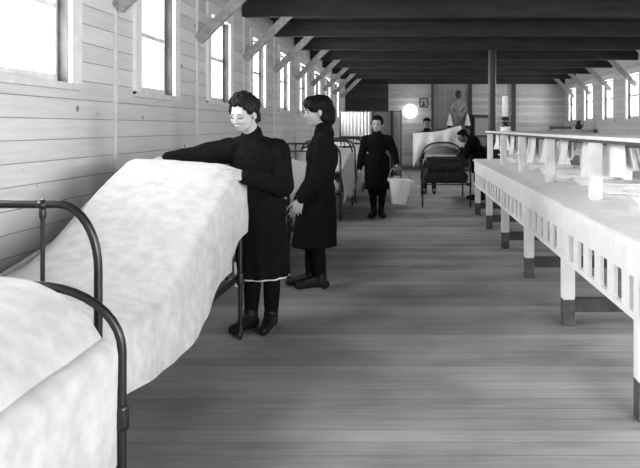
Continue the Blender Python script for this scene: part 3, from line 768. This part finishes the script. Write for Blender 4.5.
# girl standing in profile
z0 = 5.64
J = dict(head=P(317.5, 112.5, z0), neck=P(324, 129.5, z0 + .01), chest=P(322, 157, z0), waist=P(318, 190, z0), pelvis=P(316, 212, z0), hem=P(314, 246, z0),
         shL=P(325, 143, z0 - .14), shR=P(320, 142, z0 + .14), elL=P(317, 180, z0 - .20), wrL=P(301, 199, z0 - .19), elR=P(312, 180, z0 + .16), wrR=P(298, 201, z0 + .05),
         hipL=P(317, 215, z0 - .07), hipR=P(315, 215, z0 + .07), knL=P(318, 250, z0 - .06), knR=P(312, 250, z0 + .06), anL=P(321, 283, z0 - .06), anR=P(311, 280, z0 + .06))
J['toeL'] = J['anL'] + V((-.17, -.02, 0)); J['toeR'] = J['anR'] + V((-.17, 0, 0)); J['toeL'].z = J['toeR'].z = .03
person('girl in a black coat with bobbed dark hair, standing in profile beside the second bed', J, .218, (-.93, -.28, -.10), (0, 0, 1), -math.pi / 2 + .25, M['skin2'], M['hair'],
       [((0, -.11, .24), (.43, .48, .40)), ((0, -.34, -.02), (.38, .30, .40)), ((0, .17, .36), (.36, .31, .25)), ((.30, -.26, -.16), (.16, .24, .26)), ((-.30, -.26, -.16), (.16, .24, .26)), ((.28, .12, .22), (.15, .26, .22)), ((-.28, .12, .22), (.15, .26, .22)), ((0, -.42, -.26), (.30, .20, .24))],
       M['hair'], M['black2'], None, scale=1.04, voxel=.008, hairdisp=.004,
       hands=(('L', (-.35, -.05, -1), (.2, 1, 0), (-1, .1, 0), .45), ('R', (-.3, 0, -1), (0, -1, 0), (-1, 0, 0), .5)), hem_r=(.18, .17), waist_r=(.14, .125), pleat=.03)

# boy with the pail
z0 = 10.07
J = dict(head=P(377, 124.6, z0), neck=P(377, 134.4, z0), chest=P(377, 145, z0), waist=P(377, 160, z0), pelvis=P(377, 172, z0), hem=P(377.5, 189, z0),
         shL=P(388.5, 140, z0), shR=P(365.5, 140, z0), elL=P(394.5, 154, z0 - .02), wrL=P(397, 163.5, z0 - .10), elR=P(361.5, 156, z0), wrR=P(359.5, 168.5, z0 - .06),
         hipL=P(382, 176, z0), hipR=P(372.5, 176, z0), knL=P(382, 193, z0), knR=P(373, 193, z0), anL=P(381, 212, z0), anR=P(374, 212, z0))
J['toeL'] = V((J['anL'].x + .05, z0 - .17, .03)); J['toeR'] = V((J['anR'].x - .05, z0 - .17, .03))
person('boy in dark clothes facing the camera and carrying the white pail', J, .215, (-.10, -1, -.03), (0, 0, 1), 0., M['skin2'], M['hair'],
       [((0, -.14, .26), (.40, .44, .36)), ((0, .14, .42), (.33, .24, .14)), ((.30, -.10, .12), (.11, .30, .24)), ((-.30, -.10, .12), (.11, .30, .24)), ((0, -.36, -.06), (.30, .18, .28))],
       M['hair'], M['navy'], None, scale=.97, voxel=.009, skirt=False,
       hands=(('L', (.0, -.25, -1), (-1, 0, 0), (0, -1, 0), 1.0), ('R', (0, -.1, -1), (1, 0, 0), (0, -1, 0), .5)), hem_r=(.19, .15), waist_r=(.18, .135), pleat=0.)
pc = V((-.235, 9.93, .20))
pail = thing('pail', 'white enamel pail with a wire handle in the hand of the boy facing the camera', 'pail', pc)
tl = Matrix.Rotation(math.radians(5), 3, 'Y')
bm = B(); lathe(bm, [(.10, 0), (.104, .004), (.165, .325), (.172, .33), (.172, .338), (.160, .336), (.099, .012), (.01, .010)], n=32); bmesh.ops.transform(bm, matrix=tl.to_4x4(), verts=bm.verts); obj('pail_body', bm, M['enamel'], pail)
hp = V((-.262 + .235, -.035, .497))
e1, e2 = tl @ V((-.172, 0, .315)), tl @ V((.172, 0, .315))
bm = B(); tube(bm, [e1 + (e2 - e1) * t + (hp - (e1 + e2) / 2) * (1 - abs(2 * t - 1) ** 2.2) for t in [q / 16 for q in range(17)]], .0055, 8); h_ = obj('handle', bm, M['greywood'], pail)
bm = B(); cap_(bm, hp - V((.045, 0, 0)), hp + V((.045, 0, 0)), .012); obj('grip', bm, M['midwood'], h_)
for e in (e1, e2):
    bm = B(); ell(bm, e, (.012, .02, .028), sub=2); obj('ear', bm, M['enamel'], pail)

# far boy behind the bed
z0 = 13.62
J = dict(head=P(427, 123.8, z0), neck=P(427, 130.8, z0), chest=P(427, 139, z0), waist=P(427, 150, z0), pelvis=P(428, 158, z0), hem=P(428, 166, z0),
         shL=P(435, 135.5, z0), shR=P(418.5, 135.5, z0), elL=P(440, 142, z0 - .12), wrL=P(436, 134, z0 - .27), elR=P(417, 143, z0 - .12), wrR=P(413.5, 136, z0 - .27),
         hipL=P(433, 161, z0), hipR=P(424, 161, z0), knL=P(433.5, 173, z0), knR=P(424.5, 173, z0), anL=P(434, 188, z0), anR=P(425, 188, z0))
J['toeL'] = V((J['anL'].x, z0 - .17, .03)); J['toeR'] = V((J['anR'].x - .03, z0 - .17, .03))
person('boy standing behind the far bed, only his dark face above the white sheet', J, .20, (.1, -1, -.12), (0, 0, 1), 0., M['skin3'], M['hair'],
       [((0, -.14, .24), (.39, .43, .33)), ((0, .12, .38), (.31, .22, .12)), ((0, -.36, -.06), (.30, .18, .26))],
       M['hair'], M['navy'], None, scale=.97, voxel=.01, skirt=False,
       hands=(('L', (-.2, -.9, .1), (0, 0, -1), (-1, 0, 0), .9), ('R', (.1, -.9, .1), (0, 0, -1), (1, 0, 0), .9)), hem_r=(.16, .13), waist_r=(.145, .12), pleat=0.)
# boy bending over the far bed
z0 = 12.45
J = dict(head=P(462.5, 136.5, z0), neck=P(470, 141, z0), chest=P(474, 145.5, z0), waist=P(480, 153, z0), pelvis=P(481, 163, z0), hem=P(480, 173, z0),
         shL=P(469, 146, z0 - .15), shR=P(470, 143, z0 + .15), elL=P(466, 158, z0 - .13), wrL=P(461, 153, z0 + .06), elR=P(465, 152, z0 + .25), wrR=P(461.5, 149, z0 + .42),
         hipL=P(481, 165, z0 - .08), hipR=P(480, 165, z0 + .08), knL=P(480, 180, z0 - .09), knR=P(477, 180, z0 + .09), anL=P(482, 196.5, z0 - .09), anR=P(478, 195.5, z0 + .1))
J['toeL'] = J['anL'] + V((-.17, -.02, 0)); J['toeR'] = J['anR'] + V((-.17, 0, 0)); J['toeL'].z = J['toeR'].z = .03
person('boy in dark clothes bending over the far bed from its right side', J, .205, (-.85, -.35, -.38), (-.3, 0, 1), -math.pi / 2, M['skin3'], M['hair'],
       [((0, -.12, .22), (.41, .45, .36)), ((0, .12, .38), (.33, .24, .14)), ((0, -.36, -.04), (.32, .20, .30)), ((.3, -.1, .1), (.11, .28, .22)), ((-.3, -.1, .1), (.11, .28, .22))],
       M['hair'], M['black2'], None, scale=.98, voxel=.01, skirt=False,
       hands=(('L', (-.8, .5, .0), (0, 0, -1), (0, 1, 0), .7), ('R', (-.6, .8, 0), (0, 0, -1), (-.5, -.5, 0), .9)), hem_r=(.16, .15), waist_r=(.14, .13), pleat=0.)
